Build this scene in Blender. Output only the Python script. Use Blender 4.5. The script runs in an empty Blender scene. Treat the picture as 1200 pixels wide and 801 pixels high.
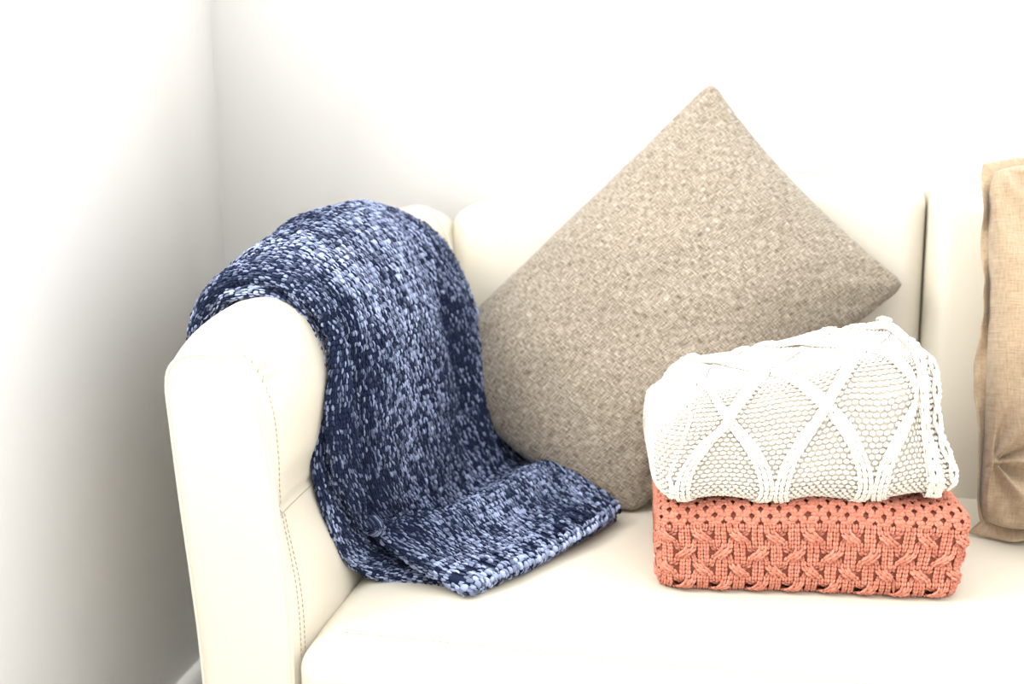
import bpy, math
import numpy as np
from mathutils import Vector

rng = np.random.default_rng(7)
COL = bpy.context.scene.collection
PI = math.pi

# ------------------------------------------------------------------ helpers
def nrm(a):
    return a / (np.linalg.norm(a, axis=-1, keepdims=True) + 1e-12)

def link(name, me, mat=None, parent=None, smooth=True):
    o = bpy.data.objects.new(name, me)
    COL.objects.link(o)
    if mat: me.materials.append(mat)
    if parent is not None: o.parent = parent
    if smooth:
        me.polygons.foreach_set('use_smooth', np.ones(len(me.polygons), dtype=bool))
    me.update()
    return o

def mesh_np(name, V, Q, mat, parent=None, smooth=True, col=None, extra=None):
    """V (n,3), Q (m,4) quads, col (n,) per vertex scalar stored as attribute 'tone'; extra: dict of vertex scalars"""
    me = bpy.data.meshes.new(name)
    V = np.asarray(V, np.float32); Q = np.asarray(Q, np.int32)
    me.vertices.add(len(V)); me.vertices.foreach_set('co', V.ravel())
    m = len(Q)
    me.loops.add(m*4); me.loops.foreach_set('vertex_index', Q.ravel())
    me.polygons.add(m)
    me.polygons.foreach_set('loop_start', np.arange(m, dtype=np.int32)*4)
    me.polygons.foreach_set('loop_total', np.full(m, 4, np.int32))
    me.update(calc_edges=True)
    if col is not None:
        a = me.attributes.new('tone', 'FLOAT', 'POINT'); a.data.foreach_set('value', np.asarray(col, np.float32))
    for k, v in (extra or {}).items():
        a = me.attributes.new(k, 'FLOAT', 'POINT'); a.data.foreach_set('value', np.asarray(v, np.float32))
    return link(name, me, mat, parent, smooth)

def grid_quads(n, m, off=0, wrap_m=False):
    i = np.arange(n-1)[:, None]; mm = m if wrap_m else m-1
    j = np.arange(mm)[None, :]; j2 = (j+1) % m
    q = np.stack([i*m+j + 0*j2, i*m+j2, (i+1)*m+j2, (i+1)*m+j], -1).reshape(-1, 4)
    return q + off

class Bag:
    """collects quad pieces into one mesh"""
    def __init__(s): s.V = []; s.Q = []; s.C = []; s.n = 0
    def add(s, V, Q, c=0.5):
        V = np.asarray(V, float).reshape(-1, 3)
        s.V.append(V); s.Q.append(np.asarray(Q)+s.n); s.n += len(V)
        s.C.append(np.broadcast_to(np.asarray(c, float), (len(V),)))
    def build(s, name, mat, parent=None, smooth=True):
        return mesh_np(name, np.concatenate(s.V), np.concatenate(s.Q), mat, parent, smooth, col=np.concatenate(s.C))

def catmull(G, n, axis):
    """resample control array G along axis to n samples with Catmull-Rom (chord-length uniform enough)"""
    G = np.moveaxis(np.asarray(G, float), axis, 0)
    K = len(G)
    t = np.linspace(0, K-1, n); i = np.minimum(t.astype(int), K-2); f = (t-i)
    Gp = np.concatenate([2*G[:1]-G[1:2], G, 2*G[-1:]-G[-2:-1]], 0)
    a, b, c, d = Gp[i], Gp[i+1], Gp[i+2], Gp[i+3]
    f = f.reshape((-1,)+(1,)*(G.ndim-1))
    R = 0.5*((2*b)+(-a+c)*f+(2*a-5*b+4*c-d)*f*f+(-a+3*b-3*c+d)*f**3)
    return np.moveaxis(R, 0, axis)

def relen(P, axis, n):
    """re-sample a dense grid so that the mean arc length along axis is uniform; returns grid and length"""
    P = np.moveaxis(P, axis, 0)
    d = np.linalg.norm(np.diff(P, axis=0), axis=-1).reshape(len(P)-1, -1).mean(1)
    s = np.concatenate([[0], np.cumsum(d)]); L = s[-1]
    x = np.linspace(0, L, n); i = np.clip(np.searchsorted(s, x, side='right')-1, 0, len(P)-2)
    f = ((x-s[i])/(s[i+1]-s[i])).reshape((-1,)+(1,)*(P.ndim-1))
    R = P[i]*(1-f)+P[i+1]*f
    return np.moveaxis(R, 0, axis), L

class Surf:
    """dense grid of points P[u,v] with normals and metric size (Lu, Lv)"""
    def __init__(s, P, Lu, Lv, flip=False, N=None):
        s.P = P; s.Lu = Lu; s.Lv = Lv
        if N is None:
            du = np.gradient(P, axis=0); dv = np.gradient(P, axis=1)
            N = nrm(np.cross(du, dv))
            if flip: N = -N
        s.N = N
    def at(s, U, V, H):
        a = np.clip(U/s.Lu, 0, 1)*(s.P.shape[0]-1); b = np.clip(V/s.Lv, 0, 1)*(s.P.shape[1]-1)
        i = np.minimum(a.astype(int), s.P.shape[0]-2); j = np.minimum(b.astype(int), s.P.shape[1]-2)
        f = (a-i)[..., None]; g = (b-j)[..., None]
        def bl(A): return (A[i, j]*(1-f)+A[i+1, j]*f)*(1-g)+(A[i, j+1]*(1-f)+A[i+1, j+1]*f)*g
        return bl(s.P)+nrm(bl(s.N))*H[..., None]

TT = np.array([0., .22, .5, .78, 1.]); RR = np.array([.42, .88, 1., .88, .42]); ARC = 1-(2*TT-1)**2
def legs(surf, A, B, r, arch, sides=6, flat=.85):
    """A,B (n,3) in (U,V,h) metric coordinates -> vertices and quads of fat little yarn legs"""
    n = len(A); r = np.broadcast_to(np.asarray(r, float), (n,)); arch = np.broadcast_to(np.asarray(arch, float), (n,))
    C = A[:, None, :]*(1-TT[None, :, None])+B[:, None, :]*TT[None, :, None]
    C[..., 2] += arch[:, None]*ARC[None, :]
    d = B[:, :2]-A[:, :2]; d = d/(np.linalg.norm(d, axis=1, keepdims=True)+1e-12)
    perp = np.stack([-d[:, 1], d[:, 0]], 1)
    th = np.arange(sides)*2*PI/sides
    rr = r[:, None]*RR[None, :]
    off_p = rr[..., None]*np.cos(th); off_n = rr[..., None]*np.sin(th)*flat
    U = C[..., 0][..., None]+off_p*perp[:, 0][:, None, None]
    V = C[..., 1][..., None]+off_p*perp[:, 1][:, None, None]
    Hh = C[..., 2][..., None]+off_n
    P = surf.at(U, V, Hh)                       # n,5,sides,3
    m = sides
    base = grid_quads(5, m, wrap_m=True)
    Q = (base[None]+(np.arange(n)*5*m)[:, None, None]).reshape(-1, 4)
    return P.reshape(-1, 3), Q, 5*m

def vnoise(x, y, seed=0):
    """smooth value noise for arrays"""
    r = np.random.default_rng(seed).random((64, 64))
    xi = np.floor(x).astype(int); yi = np.floor(y).astype(int); fx = x-xi; fy = y-yi
    fx = fx*fx*(3-2*fx); fy = fy*fy*(3-2*fy)
    g = lambda a, b: r[a % 64, b % 64]
    return (g(xi, yi)*(1-fx)+g(xi+1, yi)*fx)*(1-fy)+(g(xi, yi+1)*(1-fx)+g(xi+1, yi+1)*fx)*fy

def thing(name, label, cat, loc=(0, 0, 0), group=None):
    o = bpy.data.objects.new(name, None); COL.objects.link(o); o.location = loc
    o.empty_display_size = .1
    o['label'] = label; o['category'] = cat
    if group: o['group'] = group
    bpy.context.view_layer.update()
    return o

def adopt(root, objs):
    for o in objs:
        o.parent = root; o.matrix_parent_inverse = root.matrix_world.inverted()

def box(name, lo, hi, mat, parent=None, kind=None, bevel=0):
    lo = np.array(lo, float); hi = np.array(hi, float)
    v = np.array([[x, y, z] for x in (0, 1) for y in (0, 1) for z in (0, 1)])*(hi-lo)+lo
    q = [[0, 1, 3, 2], [4, 6, 7, 5], [0, 4, 5, 1], [2, 3, 7, 6], [0, 2, 6, 4], [1, 5, 7, 3]]
    o = mesh_np(name, v, q, mat, parent, smooth=False)
    if bevel:
        m = o.modifiers.new('b', 'BEVEL'); m.width = bevel; m.segments = 3
    if kind: o['kind'] = kind
    return o

# ------------------------------------------------------------------ materials
def new_mat(name):
    m = bpy.data.materials.new(name); m.use_nodes = True
    nt = m.node_tree; b = nt.nodes['Principled BSDF']
    return m, nt, b

def N(nt, t, **kw):
    n = nt.nodes.new(t)
    for k, v in kw.items():
        if hasattr(n, k): setattr(n, k, v)
        else: n.inputs[k].default_value = v
    return n

def plain(name, col, rough=.6, spec=.4, bump=None, bscale=40, bstr=.1, sheen=0):
    m, nt, b = new_mat(name)
    b.inputs['Base Color'].default_value = (*col, 1); b.inputs['Roughness'].default_value = rough
    b.inputs['Specular IOR Level'].default_value = spec
    b.inputs['Sheen Weight'].default_value = sheen
    if bump:
        tc = N(nt, 'ShaderNodeTexCoord'); nz = N(nt, 'ShaderNodeTexNoise'); nz.inputs['Scale'].default_value = bscale
        nz.inputs['Detail'].default_value = 4
        bp = N(nt, 'ShaderNodeBump'); bp.inputs['Strength'].default_value = bstr; bp.inputs['Distance'].default_value = bump
        nt.links.new(tc.outputs['Object'], nz.inputs['Vector']); nt.links.new(nz.outputs['Fac'], bp.inputs['Height'])
        nt.links.new(bp.outputs['Normal'], b.inputs['Normal'])
    return m

def yarn(name, dark, light, rough=.9, sheen=.3, sheen_tint=(1, 1, 1), fine=900, fstr=.5, dist=.0006, sheen_rough=.5):
    m, nt, b = new_mat(name)
    at = N(nt, 'ShaderNodeAttribute', attribute_name='tone')
    mx = N(nt, 'ShaderNodeMix', data_type='RGBA')
    mx.inputs[6].default_value = (*dark, 1); mx.inputs[7].default_value = (*light, 1)
    nt.links.new(at.outputs['Fac'], mx.inputs[0]); nt.links.new(mx.outputs[2], b.inputs['Base Color'])
    b.inputs['Roughness'].default_value = rough; b.inputs['Specular IOR Level'].default_value = .15
    b.inputs['Sheen Weight'].default_value = sheen; b.inputs['Sheen Roughness'].default_value = sheen_rough
    b.inputs['Sheen Tint'].default_value = (*sheen_tint, 1)
    tc = N(nt, 'ShaderNodeTexCoord'); nz = N(nt, 'ShaderNodeTexNoise'); nz.inputs['Scale'].default_value = fine
    nz.inputs['Detail'].default_value = 2
    bp = N(nt, 'ShaderNodeBump'); bp.inputs['Strength'].default_value = fstr; bp.inputs['Distance'].default_value = dist
    nt.links.new(tc.outputs['Object'], nz.inputs['Vector']); nt.links.new(nz.outputs['Fac'], bp.inputs['Height'])
    nt.links.new(bp.outputs['Normal'], b.inputs['Normal'])
    return m

def woven(name, cols, scale=420, stretch=7, rough=.9, sheen=.25, bumpd=.0006, contrast=1.0):
    """linen: two crossed sets of stretched noise threads in the cloth's own u/v attributes"""
    m, nt, b = new_mat(name)
    au = N(nt, 'ShaderNodeAttribute', attribute_name='cu'); av = N(nt, 'ShaderNodeAttribute', attribute_name='cv')
    outs = []
    for (sx, sy) in ((1/stretch, 1), (1, 1/stretch)):
        cb = N(nt, 'ShaderNodeCombineXYZ')
        for a, s, i in ((au, sx, 0), (av, sy, 1)):
            mu = N(nt, 'ShaderNodeMath', operation='MULTIPLY'); mu.inputs[1].default_value = s*scale
            nt.links.new(a.outputs['Fac'], mu.inputs[0]); nt.links.new(mu.outputs[0], cb.inputs[i])
        nz = N(nt, 'ShaderNodeTexNoise'); nz.inputs['Scale'].default_value = 1; nz.inputs['Detail'].default_value = 3
        nz.inputs['Roughness'].default_value = .6
        nt.links.new(cb.outputs[0], nz.inputs['Vector']); outs.append(nz)
    ad = N(nt, 'ShaderNodeMath', operation='ADD'); nt.links.new(outs[0].outputs['Fac'], ad.inputs[0]); nt.links.new(outs[1].outputs['Fac'], ad.inputs[1])
    mr = N(nt, 'ShaderNodeMapRange'); mr.inputs['From Min'].default_value = 1-.28/contrast; mr.inputs['From Max'].default_value = 1+.28/contrast
    nt.links.new(ad.outputs[0], mr.inputs['Value'])
    cr = N(nt, 'ShaderNodeValToRGB'); e = cr.color_ramp.elements
    e[0].color = (*cols[0], 1); e[1].color = (*cols[-1], 1); e[0].position = .0; e[1].position = 1
    for k, c in enumerate(cols[1:-1]):
        x = e.new((k+1)/(len(cols)-1)); x.color = (*c, 1)
    nt.links.new(mr.outputs['Result'], cr.inputs['Fac']); nt.links.new(cr.outputs['Color'], b.inputs['Base Color'])
    b.inputs['Roughness'].default_value = rough; b.inputs['Specular IOR Level'].default_value = .1
    b.inputs['Sheen Weight'].default_value = sheen
    bp = N(nt, 'ShaderNodeBump'); bp.inputs['Strength'].default_value = .6; bp.inputs['Distance'].default_value = bumpd
    nt.links.new(ad.outputs[0], bp.inputs['Height']); nt.links.new(bp.outputs['Normal'], b.inputs['Normal'])
    return m

M_WALL = plain('wall_paint', (.95, .935, .905), .9, .2, bump=.004, bscale=60, bstr=.15)
M_TRIM = plain('trim_paint', (.88, .87, .84), .5, .4)
M_FLOOR = plain('floor_boards', (.84, .81, .76), .5, .4)
M_LEATHER = plain('cream_leather', (.60, .555, .455), .42, .42, bump=.0006, bscale=700, bstr=.12)
M_THREAD = plain('stitch_thread', (.42, .37, .28), .8, .1)
M_BLUE = yarn('blue_chenille', (.0025, .008, .032), (.42, .49, .71), rough=.85, sheen=.08, sheen_tint=(.62, .72, 1.0), fine=1300, fstr=.8, dist=.0008, sheen_rough=.35)
M_CORAL = yarn('coral_cotton', (.42, .135, .085), (.60, .24, .165), sheen=.15, sheen_tint=(1, .75, .65))
M_WHITE = yarn('cream_wool', (.68, .625, .54), (.77, .725, .65), sheen=.2)
M_LINEN = woven('grey_linen', [(.085, .066, .045), (.21, .172, .126), (.30, .255, .195), (.46, .41, .335)], scale=850, stretch=11, contrast=1.35)
M_TAN = woven('tan_linen', [(.26, .185, .11), (.36, .27, .175), (.44, .34, .235)], scale=500, stretch=8, contrast=.8)

# ------------------------------------------------------------------ the room
XL, YB, ZF, ZC = -.985, 2.10, -.06, 2.5
def struct(o): o['kind'] = 'structure'; return o
WY0, WY1, WZ0, WZ1 = .40, 1.30, 1.15, 2.10
wl = Bag()
def slab(b, lo, hi):
    lo = np.array(lo, float); hi = np.array(hi, float)
    v = np.array([[x, y, z] for x in (0, 1) for y in (0, 1) for z in (0, 1)])*(hi-lo)+lo
    b.add(v, [[0, 1, 3, 2], [4, 6, 7, 5], [0, 4, 5, 1], [2, 3, 7, 6], [0, 2, 6, 4], [1, 5, 7, 3]])
slab(wl, (XL-.15, WY1, ZF), (XL, YB, ZC)); slab(wl, (XL-.15, -2.2, ZF), (XL, WY0, ZC))
slab(wl, (XL-.15, WY0, ZF), (XL, WY1, WZ0)); slab(wl, (XL-.15, WY0, WZ1), (XL, WY1, ZC))
struct(wl.build('wall_left', M_WALL, smooth=False))
box('wall_back', (XL-.15, YB, ZF), (3.2, YB+.12, ZC), M_WALL, kind='structure')
box('floor', (XL-.15, -2.2, ZF-.1), (3.12, YB+.12, ZF), M_FLOOR, kind='structure')
fr = Bag()
for lo, hi in (((WY0, WZ0), (WY0+.06, WZ1)), ((WY1-.06, WZ0), (WY1, WZ1)), ((WY0, WZ0), (WY1, WZ0+.06)), ((WY0, WZ1-.06), (WY1, WZ1)), (((WY0+WY1)/2-.03, WZ0), ((WY0+WY1)/2+.03, WZ1))):
    slab(fr, (XL-.12, lo[0], lo[1]), (XL-.07, hi[0], hi[1]))
struct(fr.build('window_1', M_TRIM, smooth=False))
def baseboard(name, p0, p1, nrm_):
    # profile: height .085, rounded top; swept from p0 to p1 standing off along nrm_
    prof = [(0, 0), (.014, 0), (.014, .062), (.011, .072), (.006, .078), (0, .08)]
    V = [];
    for p in (p0, p1):
        for a, h in prof: V.append((p[0]+nrm_[0]*a, p[1]+nrm_[1]*a, ZF+h))
    Q = [[i, i+1, i+7, i+6] for i in range(5)]
    struct(mesh_np(name, V, Q, M_TRIM, smooth=False))
baseboard('baseboard_left', (XL, -2.2), (XL, YB), (1, 0))
baseboard('baseboard_back', (XL, YB), (3.0, YB), (0, -1))

# ------------------------------------------------------------------ sofa
sofa = thing('sofa', 'cream leather sofa with padded rolled arm and visible stitched seams', 'sofa', (0.15, 1.6, ZF))
SP = []   # sofa parts, adopted at the end

def tube(path, r, sides=8):
    path = np.asarray(path, float); n = len(path)
    T = nrm(np.gradient(path, axis=0)); up = np.array([0.31, .2, 1.])
    A = nrm(np.cross(T, up)); B = np.cross(T, A)
    th = np.arange(sides)*2*PI/sides
    r = np.broadcast_to(np.asarray(r, float), (n,))
    V = path[:, None]+r[:, None, None]*(np.cos(th)[None, :, None]*A[:, None]+np.sin(th)[None, :, None]*B[:, None])
    return V.reshape(-1, 3), grid_quads(n, sides, wrap_m=True)

def dashes(bag, path, step=.0065, dash=.0042, r=.0007):
    """thread stitches along a polyline"""
    path = np.asarray(path, float); d = np.linalg.norm(np.diff(path, axis=0), axis=1); s = np.concatenate([[0], np.cumsum(d)])
    def P(x): return np.array([np.interp(x, s, path[:, k]) for k in range(3)])
    x = 0
    while x+dash < s[-1]:
        pts = np.array([P(x), P(x+dash*.5), P(x+dash)])
        V, Q = tube(pts, [r*.6, r, r*.6], 5); bag.add(V, Q); x += step

# arm: closed profiles in (x,z), lofted along y.  front panel outline P0, full padded section P1
def closed_cr(pts, n):
    pts = np.asarray(pts, float); K = len(pts)
    t = np.arange(n)*K/n; i = t.astype(int); f = (t-i)[:, None]
    a, b, c, d = pts[(i-1) % K], pts[i], pts[(i+1) % K], pts[(i+2) % K]
    return .5*((2*b)+(-a+c)*f+(2*a-5*b+4*c-d)*f*f+(-a+3*b-3*c+d)*f**3)
ZB = .03
def arm_profile(k, inner, outer, mir=1, x0=0):
    pass
P0 = [(-.515, ZB), (-.514, .20), (-.514, .40), (-.516, .50), (-.524, .60), (-.531, .66), (-.540, .715), (-.556, .752), (-.582, .774), (-.612, .777), (-.636, .768), (-.648, .745), (-.646, .69), (-.640, .60), (-.632, .50), (-.626, .40), (-.622, .20), (-.620, ZB)]
P1 = [(-.503, ZB), (-.500, .20), (-.497, .40), (-.499, .50), (-.527, .60), (-.514, .66), (-.510, .725), (-.530, .785), (-.566, .812), (-.602, .812), (-.636, .795), (-.656, .752), (-.658, .69), (-.650, .60), (-.642, .50), (-.634, .40), (-.630, .20), (-.628, ZB)]
P0 = np.array(P0); P1 = np.array(P1)
def arm_grid(n=220):
    st = []  # (y, blend, dz)
    ys = [1.220, 1.2225, 1.228, 1.236, 1.248, 1.264, 1.285, 1.32, 1.38, 1.45, 1.55, 1.65, 1.75, 1.85, 1.92, 2.0]
    bl = [0, .10, .26, .42, .60, .76, .90, 1, 1, 1, 1, 1, 1, 1, 1, 1]
    rows = []
    for y, b in zip(ys, bl):
        p = P0*(1-b)+P1*b
        if y > 1.3:
            k = (y-1.3)/.7
            p = p.copy(); p[:, 1] += np.clip((p[:, 1]-.6)/.2, 0, 1)*.034*k
            p[:, 0] += np.where(p[:, 0] > -.56, .012*k, 0)*(np.clip((p[:, 1]-.6)/.2, 0, 1))
        c = closed_cr(p, n)
        rows.append(np.stack([c[:, 0], np.full(n, y), c[:, 1]], 1))
    G = np.array(rows)
    G = catmull(G, 120, 0)
    return G
AG = arm_grid()
# puckers just behind the front seam, on the rounded shoulder
yy = AG[..., 1]; xx = AG[..., 0]; zz = AG[..., 2]
sh = np.exp(-((yy-1.238)/.014)**2)*np.exp(-((zz-.755)/.03)**2)*(xx > -.60)
th = np.arctan2(zz-.70, xx+.60)
AG[..., 2] += sh*.0045*np.sin(th*46)
AG[..., 0] += sh*.0032*np.sin(th*46)
# side seam line at z=.6 on inner face: shallow groove
gr = np.exp(-((zz-.600)/.0035)**2)*(xx > -.56)*(yy > 1.226)
AG[..., 0] -= gr*.0035
def mirror(V): V = V.copy(); V[..., 0] = 2*XC-V[..., 0]; return V
XC = .30   # sofa centre line
def arm(tag_mirror):
    nm = 'arm'
    G = mirror(AG) if tag_mirror else AG
    n, m = G.shape[:2]
    b = Bag(); Q = grid_quads(n, m, wrap_m=True)
    b.add(G.reshape(-1, 3), Q if tag_mirror else Q[:, ::-1])
    back = G[-1]; c = back.mean(0)
    b.add(np.concatenate([back, np.repeat(c[None], m, 0)]), grid_quads(2, m, wrap_m=True))
    o = b.build(nm, M_LEATHER); SP.append(o)
    # front panel, slightly domed
    ring = closed_cr(P0, 220); c = np.array([-.58, .45])
    rows = []
    spine = ring.copy(); spine[:, 0] = -.578; spine[:, 1] = np.clip(ring[:, 1], ZB+.05, .715)
    for f, yo in ((0, 0), (.05, -.003), (.12, -.0052), (.25, -.0072), (.45, -.0086), (.7, -.0093), (1, -.0096)):
        q = ring*(1-f)+spine*f
        rows.append(np.stack([q[:, 0], np.full(len(q), 1.2195+yo), q[:, 1]], 1))
    R = np.array(rows)
    if tag_mirror: R = mirror(R)
    b = Bag(); b.add(R.reshape(-1, 3), grid_quads(len(R), 220, wrap_m=True))
    b.build('front_panel', M_LEATHER, o)
    # piping along the panel outline (top and inner side)
    pipe = np.stack([ring[:, 0], np.full(220, 1.219), ring[:, 1]], 1)
    pipe = np.concatenate([pipe, pipe[:1]])
    if tag_mirror: pipe = mirror(pipe)
    b = Bag(); V, Qd = tube(pipe, .0026, 8); b.add(V, Qd); b.build('piping', M_LEATHER, o)
    # thread stitches behind the seam and along the inner side seam
    b = Bag()
    G2 = AG[:, :, :]
    row = 22
    def prow(i0, a0, a1, off=.0006):
        p = G2[i0, a0:a1]; cc = np.array([-.58, 0, .5]); d = p-cc; d[:, 1] = 0
        return p+nrm(d)*off
    i_y = int(np.argmin(abs(AG[:, 0, 1]-1.231)))
    sel = np.where((AG[i_y, :, 2] > .2) & (AG[i_y, :, 0] > -.60))[0]
    sel = sel[(sel > 0)]
    p = AG[i_y, sel]; p = p[np.argsort(np.arctan2(p[:, 2]-.45, p[:, 0]+.70))]
    outw = p.copy(); outw[:, 0] += .0007
    if tag_mirror: outw = mirror(outw)
    dashes(b, outw)
    i_y2 = int(np.argmin(abs(AG[:, 0, 1]-1.238)))
    p = AG[i_y2, sel]; p = p[np.argsort(np.arctan2(p[:, 2]-.45, p[:, 0]+.70))]
    p = p[p[:, 2] < .6]; p[:, 0] += .0007
    if tag_mirror: p = mirror(p)
    dashes(b, p)
    k = int(np.argmin(abs(AG[60, :110, 2]-.597)+10*(AG[60, :110, 0] < -.56)))
    p = AG[14:, k].copy(); p[:, 0] += .0008
    if tag_mirror: p = mirror(p)
    dashes(b, p)
    b.build('stitching', M_THREAD, o)
arm(False); arm(True)

def cushion(name, lo, hi, r, puff, mat, n=(90, 60), lean=0, topfun=None, m=4):
    """soft upholstered block: rounded box (superellipsoid-like edges) with crown `puff` per axis"""
    lo = np.array(lo, float); hi = np.array(hi, float); c = (lo+hi)/2; h = (hi-lo)/2
    V = []; Q = []; off = 0
    for ax in range(3):
        for sgn in (-1, 1):
            a1, a2 = [(1, 2), (2, 0), (0, 1)][ax]
            n1 = n[0] if a1 == 0 else n[1]; n2 = n[0] if a2 == 0 else n[1]
            def dist(k, ax_):  # denser near ends
                t = np.linspace(-1, 1, k); return np.sign(t)*(1-(1-abs(t))**1.7)
            g1, g2 = np.meshgrid(dist(n1, a1), dist(n2, a2), indexing='ij')
            P = np.zeros(g1.shape+(3,)); P[..., a1] = g1*h[a1]; P[..., a2] = g2*h[a2]; P[..., ax] = sgn*h[ax]
            I = np.clip(P, -(h-r), (h-r)); D = P-I; L = np.linalg.norm(D, axis=-1, keepdims=True)
            P = I+D/np.maximum(L, 1e-9)*r
            u = P/h
            for k in range(3):
                o1, o2 = [(1, 2), (2, 0), (0, 1)][k]
                P[..., k] += u[..., k]*puff[k]*np.clip(1-abs(u[..., o1])**m, 0, 1)*np.clip(1-abs(u[..., o2])**m, 0, 1)
            P = P+c
            V.append(P.reshape(-1, 3)); q = grid_quads(P.shape[0], P.shape[1], off)
            Q.append(q if sgn > 0 else q[:, ::-1]); off += P.shape[0]*P.shape[1]
    V = np.concatenate(V); Q = np.concatenate(Q)
    if topfun is not None: V = topfun(V)
    key = np.round(V*1e5).astype(np.int64); _, idx, inv = np.unique(key, axis=0, return_index=True, return_inverse=True)
    inv = inv.ravel(); Q = inv[Q]; V = V[idx]
    good = np.array([len(set(q)) == 4 for q in Q]); Q = Q[good]
    o = mesh_np(name, V, Q, mat); SP.append(o); return o

# seat: one padded slab with a stitched front edge
def seatfun(V):
    V = V.copy()
    f = np.clip((1.33-V[:, 1])/.13, 0, 1)          # slight fall towards the front
    V[:, 2] -= f*f*.006*(V[:, 2] > .38)
    g = np.exp(-((V[:, 1]-1.255)/.004)**2)*(V[:, 2] > .4)
    V[:, 2] -= g*.0012
    return V
cushion('seat', (-.505, 1.195, .24), (1.105, 1.93, .448), .032, (.0, .004, .003), M_LEATHER, n=(120, 110), topfun=seatfun)
b = Bag()
xs = np.linspace(-.46, 1.06, 300)
dashes(b, np.stack([xs, np.full(300, 1.247), np.full(300, .4478)], 1), step=.008, dash=.005, r=.0006)
SP.append(b.build('stitching', M_THREAD))
cushion('base', (-.503, 1.235, ZF+.06), (1.103, 1.98, .238), .012, (0, 0, 0), M_LEATHER, n=(30, 30))
# backrest: two padded sections meeting at a vertical seam, leaning back
def backfun(x_left=None):
    def f(V):
        V = V.copy()
        k = (V[:, 2]-.45)/.45
        V[:, 1] += k*.085
        if x_left is not None:
            t = np.clip((x_left+.26-V[:, 0])/.26, 0, 1); t = t*t*(3-2*t)
            V[:, 2] -= t*.055*np.clip((V[:, 2]-.6)/.3, 0, 1)
            cre = np.exp(-((V[:, 0]-(x_left+.105))/.010)**2)*(V[:, 2] > .68); V[:, 1] += cre*.004*(V[:, 1] < 2)
        return V
    return f
cushion('backrest', (-.515, 1.865, .40), (.229, 1.985, .905), .034, (.0, .010, .004), M_LEATHER, n=(110, 70), topfun=backfun(-.515), m=6)
cushion('backrest', (.231, 1.857, .40), (1.115, 1.985, .903), .036, (.0, .012, .003), M_LEATHER, n=(110, 70), topfun=backfun(None), m=6)
# rounded end of the arm where it meets the backrest (curved seam)
sx = []
for t in np.linspace(0, 1, 30):
    a = t*PI*.5
    sx.append((-.545+.052*math.sin(a), 1.915-.004*t, .700+.148*math.cos(a)-(.1*max(0, t-.8))))
b = Bag(); V, Qd = tube(np.array(sx), .0022, 8); b.add(V, Qd); SP.append(b.build('piping', M_LEATHER))
# feet
for fx, fy in ((-.57, 1.30), (1.17, 1.30), (-.57, 1.92), (1.17, 1.92)):
    b = Bag(); zs = np.array([ZF, ZF+.01, ZF+.05, .035]); rs = [.016, .02, .026, .028]
    b.add(*tube(np.array([(fx+1e-4*i, fy, z) for i, z in enumerate(zs)]), rs, 16))
    SP.append(b.build('leg', plain('foot_wood', (.08, .05, .03), .4) if 'foot_wood' not in bpy.data.materials else bpy.data.materials['foot_wood']))
adopt(sofa, SP)

# ------------------------------------------------------------------ blue throw
def lips(P, Nn, axis, end, r, n=8, under=.05):
    """wrap the sheet's border round a half circle of radius r and back underneath"""
    P = np.moveaxis(P, axis, 0); Nn = np.moveaxis(Nn, axis, 0)
    e, i = (0, 2) if end == 0 else (-1, -3)
    E = P[e]-P[i]; E = E-(E*Nn[e]).sum(-1, keepdims=True)*Nn[e]; E = nrm(E)
    rp, rn = [], []
    for k in range(1, n+1):
        a = PI*k/n
        nn = Nn[e]*math.cos(a)+E*math.sin(a)
        rp.append(P[e]-Nn[e]*r+nn*r); rn.append(nn)
    rp.append(rp[-1]-E*under); rn.append(-Nn[e])
    if end == 0:
        P = np.concatenate([np.array(rp[::-1]), P]); Nn = np.concatenate([np.array(rn[::-1]), Nn])
    else:
        P = np.concatenate([P, np.array(rp)]); Nn = np.concatenate([Nn, np.array(rn)])
    return np.moveaxis(P, 0, axis), np.moveaxis(Nn, 0, axis)

def sheet(ctrl, nu, nv, r, hem_r=None, lump=.004, seed=3, under=.05, folds=0):
    """ctrl[t][s] -> Surf with U across (t) and V along the drape (s), rounded thick borders"""
    G = np.array(ctrl, float)
    G = catmull(catmull(G, 200, 1), 80, 0)
    G, Lv = relen(G, 1, nv); G, Lu = relen(G, 0, nu)
    for _ in range(3):
        G[1:-1, 1:-1] = (G[1:-1, 1:-1]*2+G[:-2, 1:-1]+G[2:, 1:-1]+G[1:-1, :-2]+G[1:-1, 2:])/6
    du = np.gradient(G, axis=0); dv = np.gradient(G, axis=1); Nn = nrm(np.cross(dv, du))
    U, V = np.meshgrid(np.linspace(0, Lu, nu), np.linspace(0, Lv, nv), indexing='ij')
    w = (vnoise(U*14+3, V*7+9, seed)-.5)*lump+(vnoise(U*40+3, V*14+5, seed+1)-.5)*lump*.45
    if folds:
        f = V/Lv; k = np.clip((f-.34)/.10, 0, 1)*np.clip((.80-f)/.10, 0, 1); k = k*k*(3-2*k)
        x = U+.012*np.sin(f*17)+.03*(f-.5)
        g = lambda c, s_: np.exp(-((x-c)/s_)**2)
        w = w+folds*k*(.9*g(.020, .016)-1.0*g(.055, .018)+.7*g(.125, .04)-.6*g(.20, .02)+.5*g(.27, .04)-1.1*g(.345, .022)+.9*g(.40, .03))
    G = G+Nn*w[..., None]
    du = np.gradient(G, axis=0); dv = np.gradient(G, axis=1); Nn = nrm(np.cross(dv, du))
    return G, Nn, Lu, Lv

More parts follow.
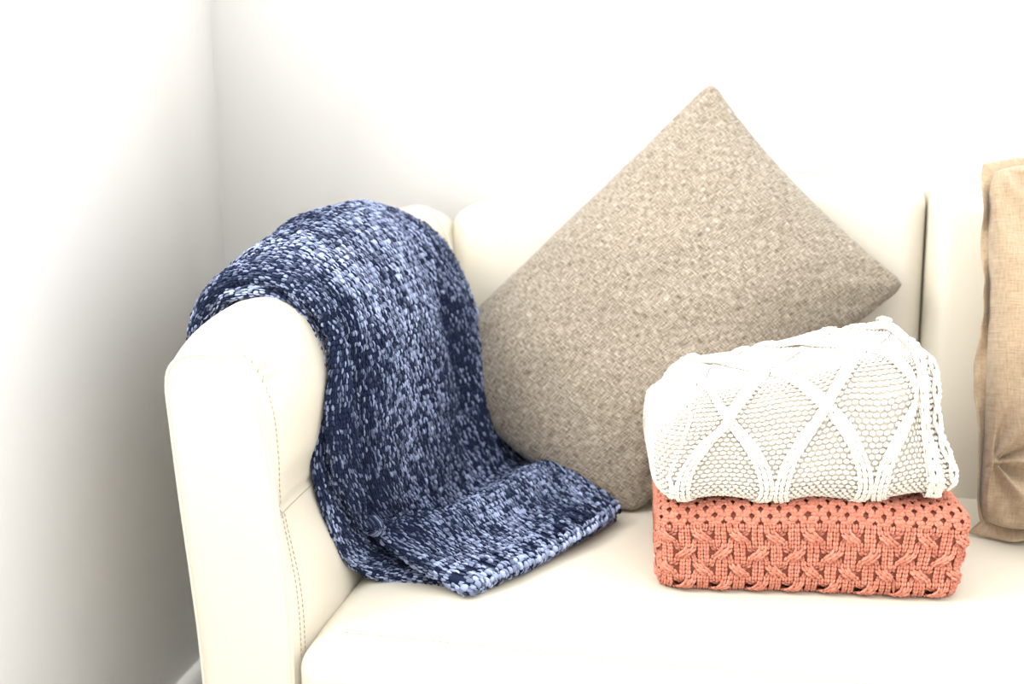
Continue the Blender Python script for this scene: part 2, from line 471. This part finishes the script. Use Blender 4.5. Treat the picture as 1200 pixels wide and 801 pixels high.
def finish(G, Nn, r, under=.05, near=True, far=True, hem=True):
    if near: G, Nn = lips(G, Nn, 0, 0, r, under=under)
    if far: G, Nn = lips(G, Nn, 0, 1, r, under=under)
    if hem: G, Nn = lips(G, Nn, 1, 1, r, under=under)
    G2, Lv = relen(G, 1, G.shape[1]); N2, _ = relen(Nn, 1, G.shape[1])
    # resample both with the same parameterisation
    def rs(A, Pm, axis, n):
        Pm = np.moveaxis(Pm, axis, 0); A = np.moveaxis(A, axis, 0)
        d = np.linalg.norm(np.diff(Pm, axis=0), axis=-1).reshape(len(Pm)-1, -1).mean(1)
        s = np.concatenate([[0], np.cumsum(d)]); x = np.linspace(0, s[-1], n)
        i = np.clip(np.searchsorted(s, x, side='right')-1, 0, len(Pm)-2); f = ((x-s[i])/(s[i+1]-s[i])).reshape((-1,)+(1,)*(A.ndim-1))
        return np.moveaxis(A[i]*(1-f)+A[i+1]*f, 0, axis), s[-1]
    n1, n0 = G.shape[1]+20, G.shape[0]+20
    Gb, Lv = rs(G, G, 1, n1); Nb, _ = rs(Nn, G, 1, n1)
    Gc, Lu = rs(Gb, Gb, 0, n0); Nc, _ = rs(Nb, Gb, 0, n0)
    return Surf(Gc, Lu, Lv, N=nrm(Nc))

def blue_knit(surf, bag, w=.0062, p=.0074, hem=.055, seed=1, vmin=0, umax=None, border=.02, rib=True):
    rg = np.random.default_rng(seed)
    nu = int(surf.Lu/w); nv = int((surf.Lv-vmin)/p)
    J, K = np.meshgrid(np.arange(nu), np.arange(nv), indexing='ij')
    J = J.ravel(); K = K.ravel()
    U0 = (J+.5)*w; V0 = vmin+K*p
    # gentle waviness of wales
    wob = (vnoise(V0*18, U0*6, seed+5)-.5)*.006
    U0 = U0+wob
    As, Bs, R, A_, T = [], [], [], [], []
    dv_hem = surf.Lv-.030-V0
    hemmask = (dv_hem < hem) & rib
    cosr = np.cos(2*PI*(U0+.004*np.sin(V0*90))/.029); env = np.clip((dv_hem-.010)/.008, 0, 1)*np.clip((hem-dv_hem)/.012, 0, 1)
    ribh = np.where(hemmask, .0042*cosr*env, 0)
    keep = ~(hemmask & (cosr < -.50) & (env > .5)); J = J[keep]; K = K[keep]; U0 = U0[keep]; V0 = V0[keep]; ribh = ribh[keep]; hemmask = hemmask[keep]
    big = np.where(hemmask, 1.3, 1.0)
    patch = vnoise(U0*13+55, V0*7+4, seed+9); patch2 = vnoise(U0*90, V0*45, seed+10)  # yarn patches, offset to paint a lit top and a shaded lower drape
    for s in (-1, 1):
        jit = rg.normal(0, .00060, (len(J), 4))
        A = np.stack([U0+s*.0013+jit[:, 0], V0+jit[:, 1], ribh-.0010], 1)
        ln = p*rg.uniform(.95, 1.25, len(J))
        B = np.stack([U0+s*.0019+jit[:, 2], V0+ln+jit[:, 3], ribh+rg.normal(0, .0008, len(J))], 1)
        streak = vnoise(U0*150+s*9, V0*22, seed+11)
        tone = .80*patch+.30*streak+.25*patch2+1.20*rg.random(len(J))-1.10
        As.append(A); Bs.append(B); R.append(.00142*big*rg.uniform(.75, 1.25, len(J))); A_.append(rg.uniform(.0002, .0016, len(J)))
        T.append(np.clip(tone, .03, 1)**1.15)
    A = np.concatenate(As); B = np.concatenate(Bs); R = np.concatenate(R); A_ = np.concatenate(A_); T = np.concatenate(T)
    V, Q, k = legs(surf, A, B, R, A_)
    bag.add(V, Q, np.repeat(T, k))

def base_sheet(surf, bag, drop=.0016, tone=.02):
    P = surf.P-surf.N*drop; n, m = P.shape[:2]
    bag.add(P.reshape(-1, 3), grid_quads(n, m), tone)

throw = thing('throw_blanket', 'navy blue chenille knit throw draped over the sofa arm and spilling onto the seat', 'blanket', (-.55, 1.5, .45))
# control rows t (near camera -> far), columns s (outer side of arm -> over crest -> down -> seat -> hem)
OUT = [
 [(-.70, 1.40, .60), (-.695, 1.37, .70), (-.690, 1.356, .765), (-.662, 1.356, .822), (-.612, 1.356, .846), (-.560, 1.352, .840), (-.520, 1.349, .812), (-.499, 1.352, .760), (-.492, 1.332, .700), (-.488, 1.328, .640), (-.482, 1.342, .575), (-.482, 1.382, .520), (-.474, 1.402, .523), (-.455, 1.402, .506), (-.400, 1.384, .488), (-.338, 1.366, .472)],
 [(-.700, 1.52, .60), (-.696, 1.50, .70), (-.690, 1.465, .785), (-.660, 1.445, .843), (-.612, 1.435, .868), (-.558, 1.430, .862), (-.512, 1.425, .822), (-.484, 1.420, .762), (-.474, 1.410, .700), (-.472, 1.405, .630), (-.474, 1.425, .550), (-.462, 1.470, .486), (-.436, 1.474, .504), (-.404, 1.452, .520), (-.362, 1.435, .490), (-.300, 1.420, .474)],
 [(-.705, 1.62, .60), (-.700, 1.61, .70), (-.692, 1.60, .79), (-.660, 1.585, .858), (-.608, 1.575, .888), (-.552, 1.57, .880), (-.502, 1.565, .832), (-.470, 1.56, .765), (-.458, 1.555, .700), (-.452, 1.550, .630), (-.446, 1.555, .550), (-.430, 1.570, .480), (-.396, 1.560, .496), (-.360, 1.530, .524), (-.318, 1.502, .496), (-.262, 1.490, .476)],
 [(-.705, 1.73, .60), (-.700, 1.73, .70), (-.690, 1.72, .79), (-.655, 1.715, .860), (-.600, 1.71, .890), (-.545, 1.705, .878), (-.495, 1.70, .828), (-.464, 1.70, .760), (-.448, 1.695, .695), (-.438, 1.69, .620), (-.425, 1.69, .545), (-.398, 1.690, .480), (-.362, 1.672, .496), (-.322, 1.634, .524), (-.282, 1.592, .498), (-.226, 1.560, .480)],
 [(-.700, 1.84, .60), (-.696, 1.84, .70), (-.684, 1.835, .785), (-.645, 1.832, .843), (-.592, 1.83, .862), (-.545, 1.828, .856), (-.496, 1.828, .824), (-.460, 1.828, .766), (-.436, 1.835, .696), (-.414, 1.840, .620), (-.392, 1.840, .550), (-.362, 1.825, .496), (-.330, 1.795, .492), (-.296, 1.740, .512), (-.258, 1.690, .502), (-.200, 1.632, .484)],
]
G, Nn, Lu, Lv = sheet(OUT, 140, 340, .010, lump=.007, seed=3, folds=.010)
# three soft vertical folds in the hanging part, stronger lower down
s_outer = finish(G, Nn, .010, under=.016)
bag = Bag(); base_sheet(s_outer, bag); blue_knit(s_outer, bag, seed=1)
o_outer = bag.build('outer_layer', M_BLUE, smooth=True)
# bobbled hem along the front border of the spread part
INN = [
 [(-.68, 1.43, .60), (-.676, 1.40, .70), (-.678, 1.376, .765), (-.652, 1.360, .812), (-.606, 1.352, .829), (-.562, 1.356, .823), (-.530, 1.352, .790), (-.514, 1.348, .745), (-.508, 1.342, .690), (-.512, 1.330, .620), (-.500, 1.332, .560), (-.486, 1.350, .500), (-.468, 1.378, .470), (-.435, 1.396, .461), (-.385, 1.395, .461), (-.348, 1.378, .461)],
 [(-.682, 1.62, .60), (-.678, 1.60, .70), (-.668, 1.56, .775), (-.640, 1.54, .822), (-.604, 1.53, .840), (-.560, 1.53, .838), (-.525, 1.53, .805), (-.500, 1.53, .745), (-.494, 1.53, .690), (-.494, 1.53, .620), (-.492, 1.54, .550), (-.475, 1.56, .480), (-.43, 1.57, .462), (-.38, 1.56, .462), (-.33, 1.545, .462), (-.268, 1.515, .462)],
 [(-.682, 1.80, .60), (-.678, 1.80, .70), (-.668, 1.80, .78), (-.638, 1.80, .825), (-.600, 1.80, .842), (-.555, 1.80, .838), (-.518, 1.80, .802), (-.492, 1.80, .745), (-.482, 1.80, .690), (-.475, 1.80, .620), (-.465, 1.80, .550), (-.440, 1.79, .480), (-.40, 1.77, .464), (-.34, 1.73, .464), (-.28, 1.69, .464), (-.205, 1.650, .463)],
]
G, Nn, Lu, Lv = sheet(INN, 90, 260, .008, lump=.002, seed=13)
s_inner = finish(G, Nn, .0075, under=.016)
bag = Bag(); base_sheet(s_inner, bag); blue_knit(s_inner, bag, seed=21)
o_inner = bag.build('inner_layer', M_BLUE)
# knitted corner poking out at the far side, against the grey pillow
COR = [
 [(-.34, 1.800, .470), (-.30, 1.775, .490), (-.262, 1.745, .486), (-.236, 1.722, .470)],
 [(-.335, 1.835, .480), (-.290, 1.805, .505), (-.250, 1.775, .500), (-.222, 1.752, .474)],
]
G, Nn, Lu, Lv = sheet(COR, 30, 60, .006, lump=.001)
G += np.array([.012, -.012, 0])
s_cor = finish(G, Nn, .008, under=.01)
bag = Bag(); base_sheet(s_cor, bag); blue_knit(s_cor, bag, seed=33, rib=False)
o_cor = bag.build('tucked_corner', M_BLUE)
# hem bobbles: a row of fat picots along the outer border
def along(surf, vv, uu): return surf.at(uu, vv, np.zeros_like(uu))
bag = Bag()
for row, (dv, rad) in enumerate(((.026, .0044), (.034, .0040))):
    uu = np.arange(.03, s_outer.Lu-.03, .0090)+row*.0045
    vv = np.full_like(uu, s_outer.Lv-dv-.012)
    jit = rng.normal(0, .0020, (len(uu), 2))
    A = np.stack([uu-.0015+jit[:, 0], vv-.002+jit[:, 1], np.full_like(uu, .001)], 1); B = np.stack([uu+.0015, vv+.003, np.full_like(uu, .0005)], 1)
    V, Q, k = legs(s_outer, A, B, rad*rng.uniform(.6, 1.15, len(uu)), .001, sides=8, flat=1)
    bag.add(V, Q, np.repeat(np.clip(rng.normal(.75, .3, len(uu)), 0, 1), k))
o_hem = bag.build('hem_edge', M_BLUE)
adopt(throw, [o_outer, o_inner, o_cor, o_hem])

# ------------------------------------------------------------------ folded blocks
def rrect(v, b, h, rc):
    """closed rounded rectangle in (y,z), v in [0,1): starts bottom centre, goes to the FRONT (-y), up, over the top, down the back"""
    B0, H0, R0 = RB
    per = [B0-R0, PI/2*R0, 2*(H0-R0), PI/2*R0, 2*(B0-R0), PI/2*R0, 2*(H0-R0), PI/2*R0, B0-R0]
    cum = np.concatenate([[0], np.cumsum(per)]); s = v*cum[-1]
    k = np.clip(np.searchsorted(cum, s, side='right')-1, 0, 8); f = (s-cum[k])/np.array(per)[k]
    y = np.zeros_like(s+b); z = np.zeros_like(y)
    rc = np.broadcast_to(rc, y.shape); b = np.broadcast_to(b, y.shape); h = np.broadcast_to(h, y.shape)
    k = np.broadcast_to(k, y.shape); f = np.broadcast_to(f, y.shape)
    a = f*PI/2
    y = np.select([k == 0, k == 1, k == 2, k == 3, k == 4, k == 5, k == 6, k == 7, k == 8],
        [-(b-rc)*f, -(b-rc)-rc*np.sin(a), -b+0*f, -(b-rc)-rc*np.cos(a), -(b-rc)+2*(b-rc)*f, (b-rc)+rc*np.sin(a), b+0*f, (b-rc)+rc*np.cos(a), (b-rc)*(1-f)])
    z = np.select([k == 0, k == 1, k == 2, k == 3, k == 4, k == 5, k == 6, k == 7, k == 8],
        [-h+0*f, -(h-rc)-rc*np.cos(a), -(h-rc)+2*(h-rc)*f, (h-rc)+rc*np.sin(a), h+0*f, (h-rc)+rc*np.cos(a), (h-rc)-2*(h-rc)*f, -(h-rc)-rc*np.sin(a), -h+0*f])
    return y, z

def block(a, b, h, rc, re, deform, nu=260, nv=420):
    """folded blanket body: half sizes a,b,h; rc section radius; re end radius"""
    global RB
    RB = (b, h, rc)
    cap = min(b, h)-re-.0005
    w_line = 2*(a-re); w_arc = PI/2*re
    tot = w_line+2*w_arc+2*cap
    s = np.linspace(0, tot, nu)
    X = np.zeros(nu); D = np.zeros(nu)
    for i, q in enumerate(s):
        q2 = min(q, tot-q); sg = -1 if q < tot/2 else 1
        if q2 < cap: X[i] = sg*a; D[i] = re+(cap-q2)
        elif q2 < cap+w_arc:
            t = (q2-cap)/re; X[i] = sg*(a-re+re*math.cos(t)); D[i] = re*(1-math.sin(t))
        else: X[i] = q-tot/2; D[i] = 0
    v = np.linspace(0, 1, nv)
    D2 = D[:, None]+0*v[None]; 
    y, z = rrect(v[None]+0*D2, b-D2, h-D2, np.maximum(rc-D2, np.minimum(.004, .98*(h-D2))))
    P = np.stack([X[:, None]+0*y, y, z], -1)
    P = deform(P)
    du = np.gradient(P, axis=0); dv = np.gradient(P, axis=1)
    Nn = nrm(np.cross(du, dv))
    # the loop closes: average first/last normals
    per = 2*(b-rc)*2+2*(h-rc)*2+2*PI*rc
    Nn[0] = Nn[3]; Nn[-1] = Nn[-4]
    return Surf(P, tot, per, N=Nn), dict(cap=cap+w_arc, x0=cap, per=per, front0=(b-rc), tot=tot)

def leg_path(surf, bag, pts, w, r, arch, rg, tone=(.2, 1), lean=.2, jit=.0003, ok=None):
    """pts (n,3) (U,V,h) knots of one wale: pair of legs per stitch"""
    A0, B0 = pts[:-1], pts[1:]
    if ok is not None: A0, B0 = A0[ok], B0[ok]
    d = B0[:, :2]-A0[:, :2]; d = d/(np.linalg.norm(d, axis=1, keepdims=True)+1e-9); pr = np.stack([d[:, 1], -d[:, 0]], 1)
    for s in (-1, 1):
        A = A0.copy(); B = B0.copy()
        A[:, :2] += s*pr*w*.13; B[:, :2] += s*pr*w*(.13+lean)
        B[:, :2] += d*w*.18
        A[:, 2] -= r*.25
        A[:, :2] += rg.normal(0, jit, (len(A), 2)); B[:, :2] += rg.normal(0, jit, (len(A), 2))
        V, Q, k = legs(surf, A, B, r*rg.uniform(.92, 1.08, len(A)), arch)
        bag.add(V, Q, np.repeat(rg.uniform(tone[0], tone[1], len(A)), k))

def place(root_loc, rot):
    c, s = math.cos(rot), math.sin(rot)
    def f(P):
        R = P.copy(); R[..., 0] = P[..., 0]*c-P[..., 1]*s+root_loc[0]; R[..., 1] = P[..., 0]*s+P[..., 1]*c+root_loc[1]; R[..., 2] = P[..., 2]+root_loc[2]
        return R
    return f

def sstep(x): x = np.clip(x, 0, 1); return x*x*(3-2*x)

# ---- coral cable-knit throw
CA, CB, CH = .183, .120, .0565
rotC = math.radians(7)
locC = (.037-(-CB)*math.sin(rotC)*1.0, 1.447+CB*math.cos(rotC), .4525+CH)
plC = place(locC, rotC)
def defC(P):
    P = P.copy(); x, y, z = P[..., 0].copy(), P[..., 1].copy(), P[..., 2].copy()
    top = sstep((z+.02)/.07)
    P[..., 2] += top*(.004*np.sin(x*13+1)+(vnoise(x*20+9, y*20+9, 4)-.5)*.004)
    P[..., 2] += top*.018*sstep((y+.02)/.12)*sstep((x-.02)/.15)
    P[..., 1] += (vnoise(x*16+2, z*20+3, 8)-.5)*.006*(y < 0)
    P[..., 0] += top*(-.004)*(x < 0)+.004*np.sin(z*40)*(x > .1)
    return plC(P)
sC, iC = block(CA, CB, CH, .022, .018, defC)
bag = Bag(); bag.add((sC.P-sC.N*.0045).reshape(-1, 3), grid_quads(*sC.P.shape[:2]), .0)
rg = np.random.default_rng(5)
w = .0073; PU = 6*w; PV = .0440; p = .0052
V_a = iC['front0']-.012                       # bottom lip
V_b = iC['front0']+.030+2*(CH-.022)*.88+.014       # cables end, mesh begins
V_c = iC['per']*.80
nw = int(iC['tot']/w)
Vk = np.arange(V_a, V_b, p)
def lattice(jn, V):
    """follow one strand of a basket-cable: returns centre U and height along V"""
    half = PV/2; U = np.zeros_like(V); H = np.zeros_like(V)
    for i, q in enumerate((V-V_a)/half):
        k = int(q); f = q-k; pos = jn
        def move(p_, t): 
            l = (p_-3*t) % 6
            return (2, t % 2 == 1) if l < 2 else ((-2, t % 2 == 0) if l < 4 else (0, None))
        for t in range(k): pos += move(pos, t)[0]
        m_, over = move(pos, k)
        t = np.clip((f-.14)/.72, 0, 1); tt = t*t*(3-2*t)
        U[i] = (pos+m_*tt+.5)*w
        H[i] = 0 if over is None else (.0042 if over else -.0040)*math.sin(PI*t)
    return U, H
for j in range(-6, nw+6):
    U, H = lattice(j, Vk)
    good = (U > .0035) & (U < iC['tot']-.0035)
    if good.sum() < 2: continue
    leg_path(sC, bag, np.stack([U, Vk, H], 1), w, .0020, .0012, rg, tone=(.25, 1), lean=.16, ok=good[:-1] & good[1:])
# open mesh part: pairs of strands swing left and right, leaving holes
ncell = int(iC['tot']/(PU/2))
for lo_, hi_ in ((V_b-.003, iC['per']-.001), (.001, V_a+.002)):
    Vm = np.arange(lo_, hi_, .0046)
    for j in range(ncell*2+1):
        x0 = j*PU/4+.003; sg = 1 if j % 2 == 0 else -1
        ph = (Vm-V_b)/.0088
        Uo = np.clip(x0+sg*.0033*np.cos(PI*ph)+rg.normal(0, .0003, len(Vm)), .003, iC['tot']-.003)
        Hh = .0012*np.cos(2*PI*ph)
        for off in (-.0019, .0019):
            leg_path(sC, bag, np.stack([Uo+off, Vm, Hh], 1), .0048, .0021, .0014, rg, tone=(.2, .9), lean=.12, jit=.0004)
coral = thing('folded_throw', 'folded coral pink cable knit throw lying on the sofa seat under the white one', 'blanket', locC)
adopt(coral, [bag.build('cable_knit', M_CORAL)])

# ---- white cable-knit throw
WA, WB, WH = .186, .128, .068
rotW = math.radians(9)
locW = (.024+WB*math.sin(rotW), 1.437+WB*math.cos(rotW), .5665+.004+WH)
plW = place(locW, rotW)
def defW(P):
    P = P.copy(); x, y, z = P[..., 0].copy(), P[..., 1].copy(), P[..., 2].copy()
    up = (z+WH)/(2*WH)
    # thicker to the right, soft sag at the front top edge, leaning sides
    P[..., 2] += (1-up)*.003*np.sin(x*2*PI/.116+.8)
    P[..., 2] += up*(.018+.032*(x/WA))+.004*np.sin(x*22)*sstep(up)
    P[..., 2] += sstep((-z)/WH)*.010*sstep((x-.02)/.15)*(y < 0)
    front = sstep(-y/WB)
    P[..., 1] += up*front*.018
    # left side slopes inward towards the top with a step
    lf = sstep((-x-.09)/.09)
    P[..., 0] += lf*(.016*sstep((up-.60)/.16)+.016*up)
    P[..., 0] -= lf*.010*np.sin(np.clip(up, 0, 1)*PI)
    rt = sstep((x-.10)/.08)
    P[..., 0] += rt*(-.034*up-.012+.005*np.sin(up*PI*2.2+.6))
    P[..., 2] += (vnoise(x*26+4, y*22+7, 14)-.5)*.006*up
    P[..., 1] += (vnoise(x*24+4, z*30+7, 15)-.5)*.007*(y < 0)
    return plW(P)
sW, iW = block(WA, WB, WH, .040, .030, defW, nu=300)
bag = Bag(); bag.add((sW.P-sW.N*.0032).reshape(-1, 3), grid_quads(*sW.P.shape[:2]), .0)
rg = np.random.default_rng(9)
V_a = iW['front0']-.045; V_c = iW['per']*.80
cU = iW['tot']/2
PW = .116; x_first = cU-.128+.024
Vx = iW['front0']+.040*PI/2+.066     # height of the crossings on the front face
HP = .178
def ropeU(n, sg, V): return x_first+n*PW+sg*(PW/2-.0085)*np.sin(PI*(V-Vx)/HP*1.0)
# purl ground
pw, pp = .0083, .0056
nj = int(iW['tot']/pw); Vk = np.arange(.001, iW['per']-.001, pp)
J, K = np.meshgrid(np.arange(nj), np.arange(len(Vk)), indexing='ij')
U = (J.ravel()+.5+.5*(K.ravel() % 2))*pw; V = Vk[K.ravel()]
ok = (U > .004) & (U < iW['tot']-.006); U = U[ok]; V = V[ok]
jt = rg.normal(0, .00035, (len(U), 4))
A = np.stack([U-.0036+jt[:, 0], V-.0005+jt[:, 1], np.full_like(U, -.0016)], 1)
B = np.stack([U+.0036+jt[:, 2], V-.0005+jt[:, 3], np.full_like(U, -.0016)], 1)
Vv, Q, k = legs(sW, A, B, .0024*rg.uniform(.9, 1.1, len(U)), .0018)
bag.add(Vv, Q, np.repeat(rg.uniform(.3, 1, len(U)), k))
# ropes
Vr = np.arange(V_a, V_c, .0066)
for n in range(-1, 5):
    for sg in (-1, 1):
        Uc = ropeU(n, sg, Vr)
        ph = (Vr-Vx)/HP
        near = np.exp(-((ph-np.round(ph))*HP/.016)**2)         # at crossings one rides over the other
        Hc = .0022+near*(.0036 if sg > 0 else -.0020)
        for q in (-1, 0, 1):
            Uq = Uc+q*.0061*(1-.2*near)
            good = (Uq > iW['cap']-.012) & (Uq < iW['tot']-iW['cap']-.012)
            if good.sum() < 4: continue
            leg_path(sW, bag, np.stack([Uq[good], Vr[good], (Hc+(.0008 if q == 0 else 0))[good]], 1), .0056, .0018, .0010, rg, tone=(.5, 1), lean=.15)
# plaited ridge down the right-hand border
Ub = iW['tot']-iW['cap']-.004
for q in range(4):
    ph = (Vr-V_a)/.030*PI+q*PI/2
    Uq = Ub+.0085*np.sin(ph); Hc = .0036+.0022*np.cos(2*ph+(q % 2)*PI)
    leg_path(sW, bag, np.stack([Uq, Vr, Hc], 1), .0062, .0026, .0014, rg, tone=(.5, 1), lean=.15)
# lumpy ridge on the end face
for q in range(3):
    ph = (Vr-V_a)/.042*PI+q*PI*2/3
    Uq = Ub+.030+.007*np.sin(ph); Hc = .003+.0015*np.cos(2*ph)
    leg_path(sW, bag, np.stack([Uq, Vr, Hc], 1), .0062, .0026, .0014, rg, tone=(.5, 1), lean=.15)
white = thing('folded_throw', 'folded cream white cable knit throw on top of the coral one', 'blanket', locW)
adopt(white, [bag.build('cable_knit', M_WHITE)])

# ------------------------------------------------------------------ pillows
def pillow_mesh(name, corners, T, mat, pinch=.075, pw=.42, n=180, wr=.004, seed=2, tip=.0, root=None, side=None, knot=None):
    """corners: LB, RB, RT, LT world points; T (front, back) half thickness"""
    LB, RB_, RT, LT = [np.array(c, float) for c in corners]
    M = (LB+RB_+RT+LT)/4; ex = (RB_+RT-LB-LT)/4; ey = (LT+RT-LB-RB_)/4
    tw = (LB+RT-RB_-LT)/4
    nn = nrm(np.cross(ex, ey)); 
    if nn[1] > 0: nn = -nn
    t = np.linspace(-1, 1, n); t = np.sign(t)*(1-(1-abs(t))**1.5)
    u, v = np.meshgrid(t, t, indexing='ij')
    V = []; CU = []; CV = []; Q = []; off = 0
    for sgn, TT_ in ((1, T[0]), (-1, T[1])):
        sd = side or (pinch,)*4
        uu = u*(1-np.where(u < 0, sd[0], sd[1])*(1-v**2)*abs(u)**2); vv = v*(1-np.where(v < 0, sd[2], sd[3])*(1-u**2)*abs(v)**2)
        cr = np.clip((abs(u)+abs(v)-2+tip*1.0)/max(tip, 1e-6), 0, 1)**1.5 if tip else 0*u
        uu = uu*(1-cr*tip*.22); vv = vv*(1-cr*tip*.22)
        ed = np.clip((1-np.maximum(abs(u), abs(v)))/.02, 0, 1)**.5
        th = (np.clip((1-u**2)*(1-v**2), 0, 1))**pw*TT_+.0075*ed
        # compression folds fanning out of the corners and along the seam
        rad = np.sqrt(((1-abs(u)))**2+((1-abs(v)))**2)
        ang = np.arctan2(1-abs(v), 1-abs(u)+1e-6)
        fold = np.sin(ang*9+seed)*np.exp(-((rad-.28)/.16)**2)*wr
        fold += (vnoise(u*2.5+20+seed, v*2.5+11, seed)-.5)*wr*3.0+(vnoise(u*6+20, v*6+11, seed+1)-.5)*wr*1.0
        if knot:
            dx, dy = u-knot[0], v-knot[1]; dd = np.sqrt(dx*dx+dy*dy); an = np.arctan2(dy, dx)
            fold += (np.sin(an*7+1.2)*.5+np.sin(an*13)*.25-.35)*.030*np.exp(-(dd/.34)**1.5)*np.clip(dd/.05, .3, 1)
        th = th+fold*np.clip(th/TT_*1.4, 0, 1)
        P = M+uu[..., None]*ex+vv[..., None]*ey+(uu*vv)[..., None]*tw+sgn*th[..., None]*nn
        P[..., 2] = np.maximum(P[..., 2], .4535); P[..., 0] = np.maximum(P[..., 0], -.496)
        V.append(P.reshape(-1, 3)); CU.append((u*np.linalg.norm(ex)).ravel()); CV.append((v*np.linalg.norm(ey)).ravel())
        q = grid_quads(n, n, off); Q.append(q if sgn > 0 else q[:, ::-1]); off += n*n
    V = np.concatenate(V); Q = np.concatenate(Q); CU = np.concatenate(CU); CV = np.concatenate(CV)
    o = mesh_np(name, V, Q, mat, extra={'cu': CU+3, 'cv': CV+3})
    return o, (M, ex, ey, tw, nn)

A_ = (-.098, 1.940, 1.058); R_ = (.200, 1.880, .765); L_ = (-.515, 1.868, .640); B_ = (-.176, 1.690, .446)
gp = thing('throw_pillow', 'grey beige woven linen square pillow standing on its corner against the backrest', 'pillow', (-.18, 1.70, .45))
o, _ = pillow_mesh('cover', (B_, R_, A_, L_), (.110, .04), M_LINEN, pinch=.035, pw=.50, wr=.0045, seed=2, tip=.10, side=(-.16, .065, .03, .035))
adopt(gp, [o])

bp = thing('throw_pillow', 'tan linen pillow with flanged seam at the right edge of the photo', 'pillow', (.5, 1.66, .45))
cs = ((.294, 1.690, .466), (.750, 1.700, .460), (.740, 1.825, .950), (.284, 1.800, .950))
o, (M, ex, ey, tw, nn) = pillow_mesh('cover', cs, (.105, .045), M_TAN, pinch=.03, pw=.33, wr=.010, seed=6, tip=.2, knot=(-.97, -.62))
# flange: doubled cloth strip standing out round the seam, wavy
def flange():
    n = 700; s = np.linspace(0, 4, n, endpoint=False)
    u = np.interp(s, [0, 1, 2, 3, 4], [-1, 1, 1, -1, -1]); v = np.interp(s, [0, 1, 2, 3, 4], [-1, -1, 1, 1, -1])
    wid = .004+.018*vnoise(s*5, s*0, 31)
    du = np.where(abs(u) >= .999, np.sign(u), 0)*1.; dv = np.where(abs(v) >= .999, np.sign(v), 0)*1.
    pin = .03
    cr = np.clip((abs(u)+abs(v)-1.8)/.2, 0, 1)**1.5*.2*.22
    uu = u*(1-pin*(1-v**2))*(1-cr); vv = v*(1-pin*(1-u**2))*(1-cr)
    rows = []
    prof = [(-.25, .003), (.3, .0035), (.8, .003), (1., .0008), (1., -.0008), (.8, -.003), (.3, -.0035), (-.25, -.003)]
    wav = (vnoise(s*9, s*0+3, 32)-.5)*.040+(vnoise(s*22, s*0+5, 33)-.5)*.012+.004
    for k, t in prof:
        U = uu*(1+0)+np.sign(u)*np.clip((abs(u)-.9)/.1, 0, 1)*wid*k/np.linalg.norm(ex)
        W = vv+np.sign(v)*np.clip((abs(v)-.9)/.1, 0, 1)*wid*k/np.linalg.norm(ey)
        P = M+U[:, None]*ex+W[:, None]*ey+(U*W)[:, None]*tw+(t+wav*max(0, k))[:, None]*nn
        rows.append(P)
    R = np.array(rows)
    cu = np.tile(s*.23+3, len(prof)); cv = np.repeat([p_[0]*.03+3 for p_ in prof], n)
    return mesh_np('flange', R.reshape(-1, 3), grid_quads(len(prof), n, wrap_m=True), M_TAN, extra={'cu': cu, 'cv': cv})
adopt(bp, [o, flange()])

# ------------------------------------------------------------------ light
def area(name, loc, rot, sx, sy, power, col):
    l = bpy.data.lights.new(name, 'AREA'); l.shape = 'RECTANGLE'; l.size = sx; l.size_y = sy; l.energy = power; l.color = col
    o = bpy.data.objects.new(name, l); COL.objects.link(o); o.location = loc; o.rotation_euler = rot; return o
area('window_daylight', (XL-.2, (WY0+WY1)/2, (WZ0+WZ1)/2), (0, -PI/2, 0), WZ1-WZ0+.1, WY1-WY0+.1, 42, (1.0, .985, .955))
w_ = bpy.data.worlds.new('sky'); bpy.context.scene.world = w_; w_.use_nodes = True
nt = w_.node_tree; bg = nt.nodes['Background']; bg.inputs[0].default_value = (.97, .98, 1.0, 1)
tc = nt.nodes.new('ShaderNodeTexCoord'); sp = nt.nodes.new('ShaderNodeSeparateXYZ'); mr = nt.nodes.new('ShaderNodeMapRange')
nt.links.new(tc.outputs['Generated'], sp.inputs[0]); nt.links.new(sp.outputs['Z'], mr.inputs['Value'])
mr.inputs['From Min'].default_value = -.1; mr.inputs['From Max'].default_value = .8; mr.inputs['To Min'].default_value = .5; mr.inputs['To Max'].default_value = 2.4
nt.links.new(mr.outputs['Result'], bg.inputs[1])

# ------------------------------------------------------------------ camera
F = 1450.; pitch = math.atan(340/F); yaw = math.radians(11.9)
cam = bpy.data.cameras.new('camera'); cam.sensor_width = 36; cam.lens = F*36/1200
co = bpy.data.objects.new('camera', cam); COL.objects.link(co)
co.location = (0, 0, 1.10); co.rotation_euler = (PI/2-pitch, 0, yaw)
cam.dof.use_dof = True; cam.dof.focus_distance = 1.52; cam.dof.aperture_fstop = 3.2
cam.clip_start = .05
sc = bpy.context.scene; sc.camera = co
sc.view_settings.view_transform = 'Standard'; sc.view_settings.look = 'None'
sc.view_settings.gamma = 1; sc.view_settings.use_curve_mapping = False
sc.view_settings.exposure = .7
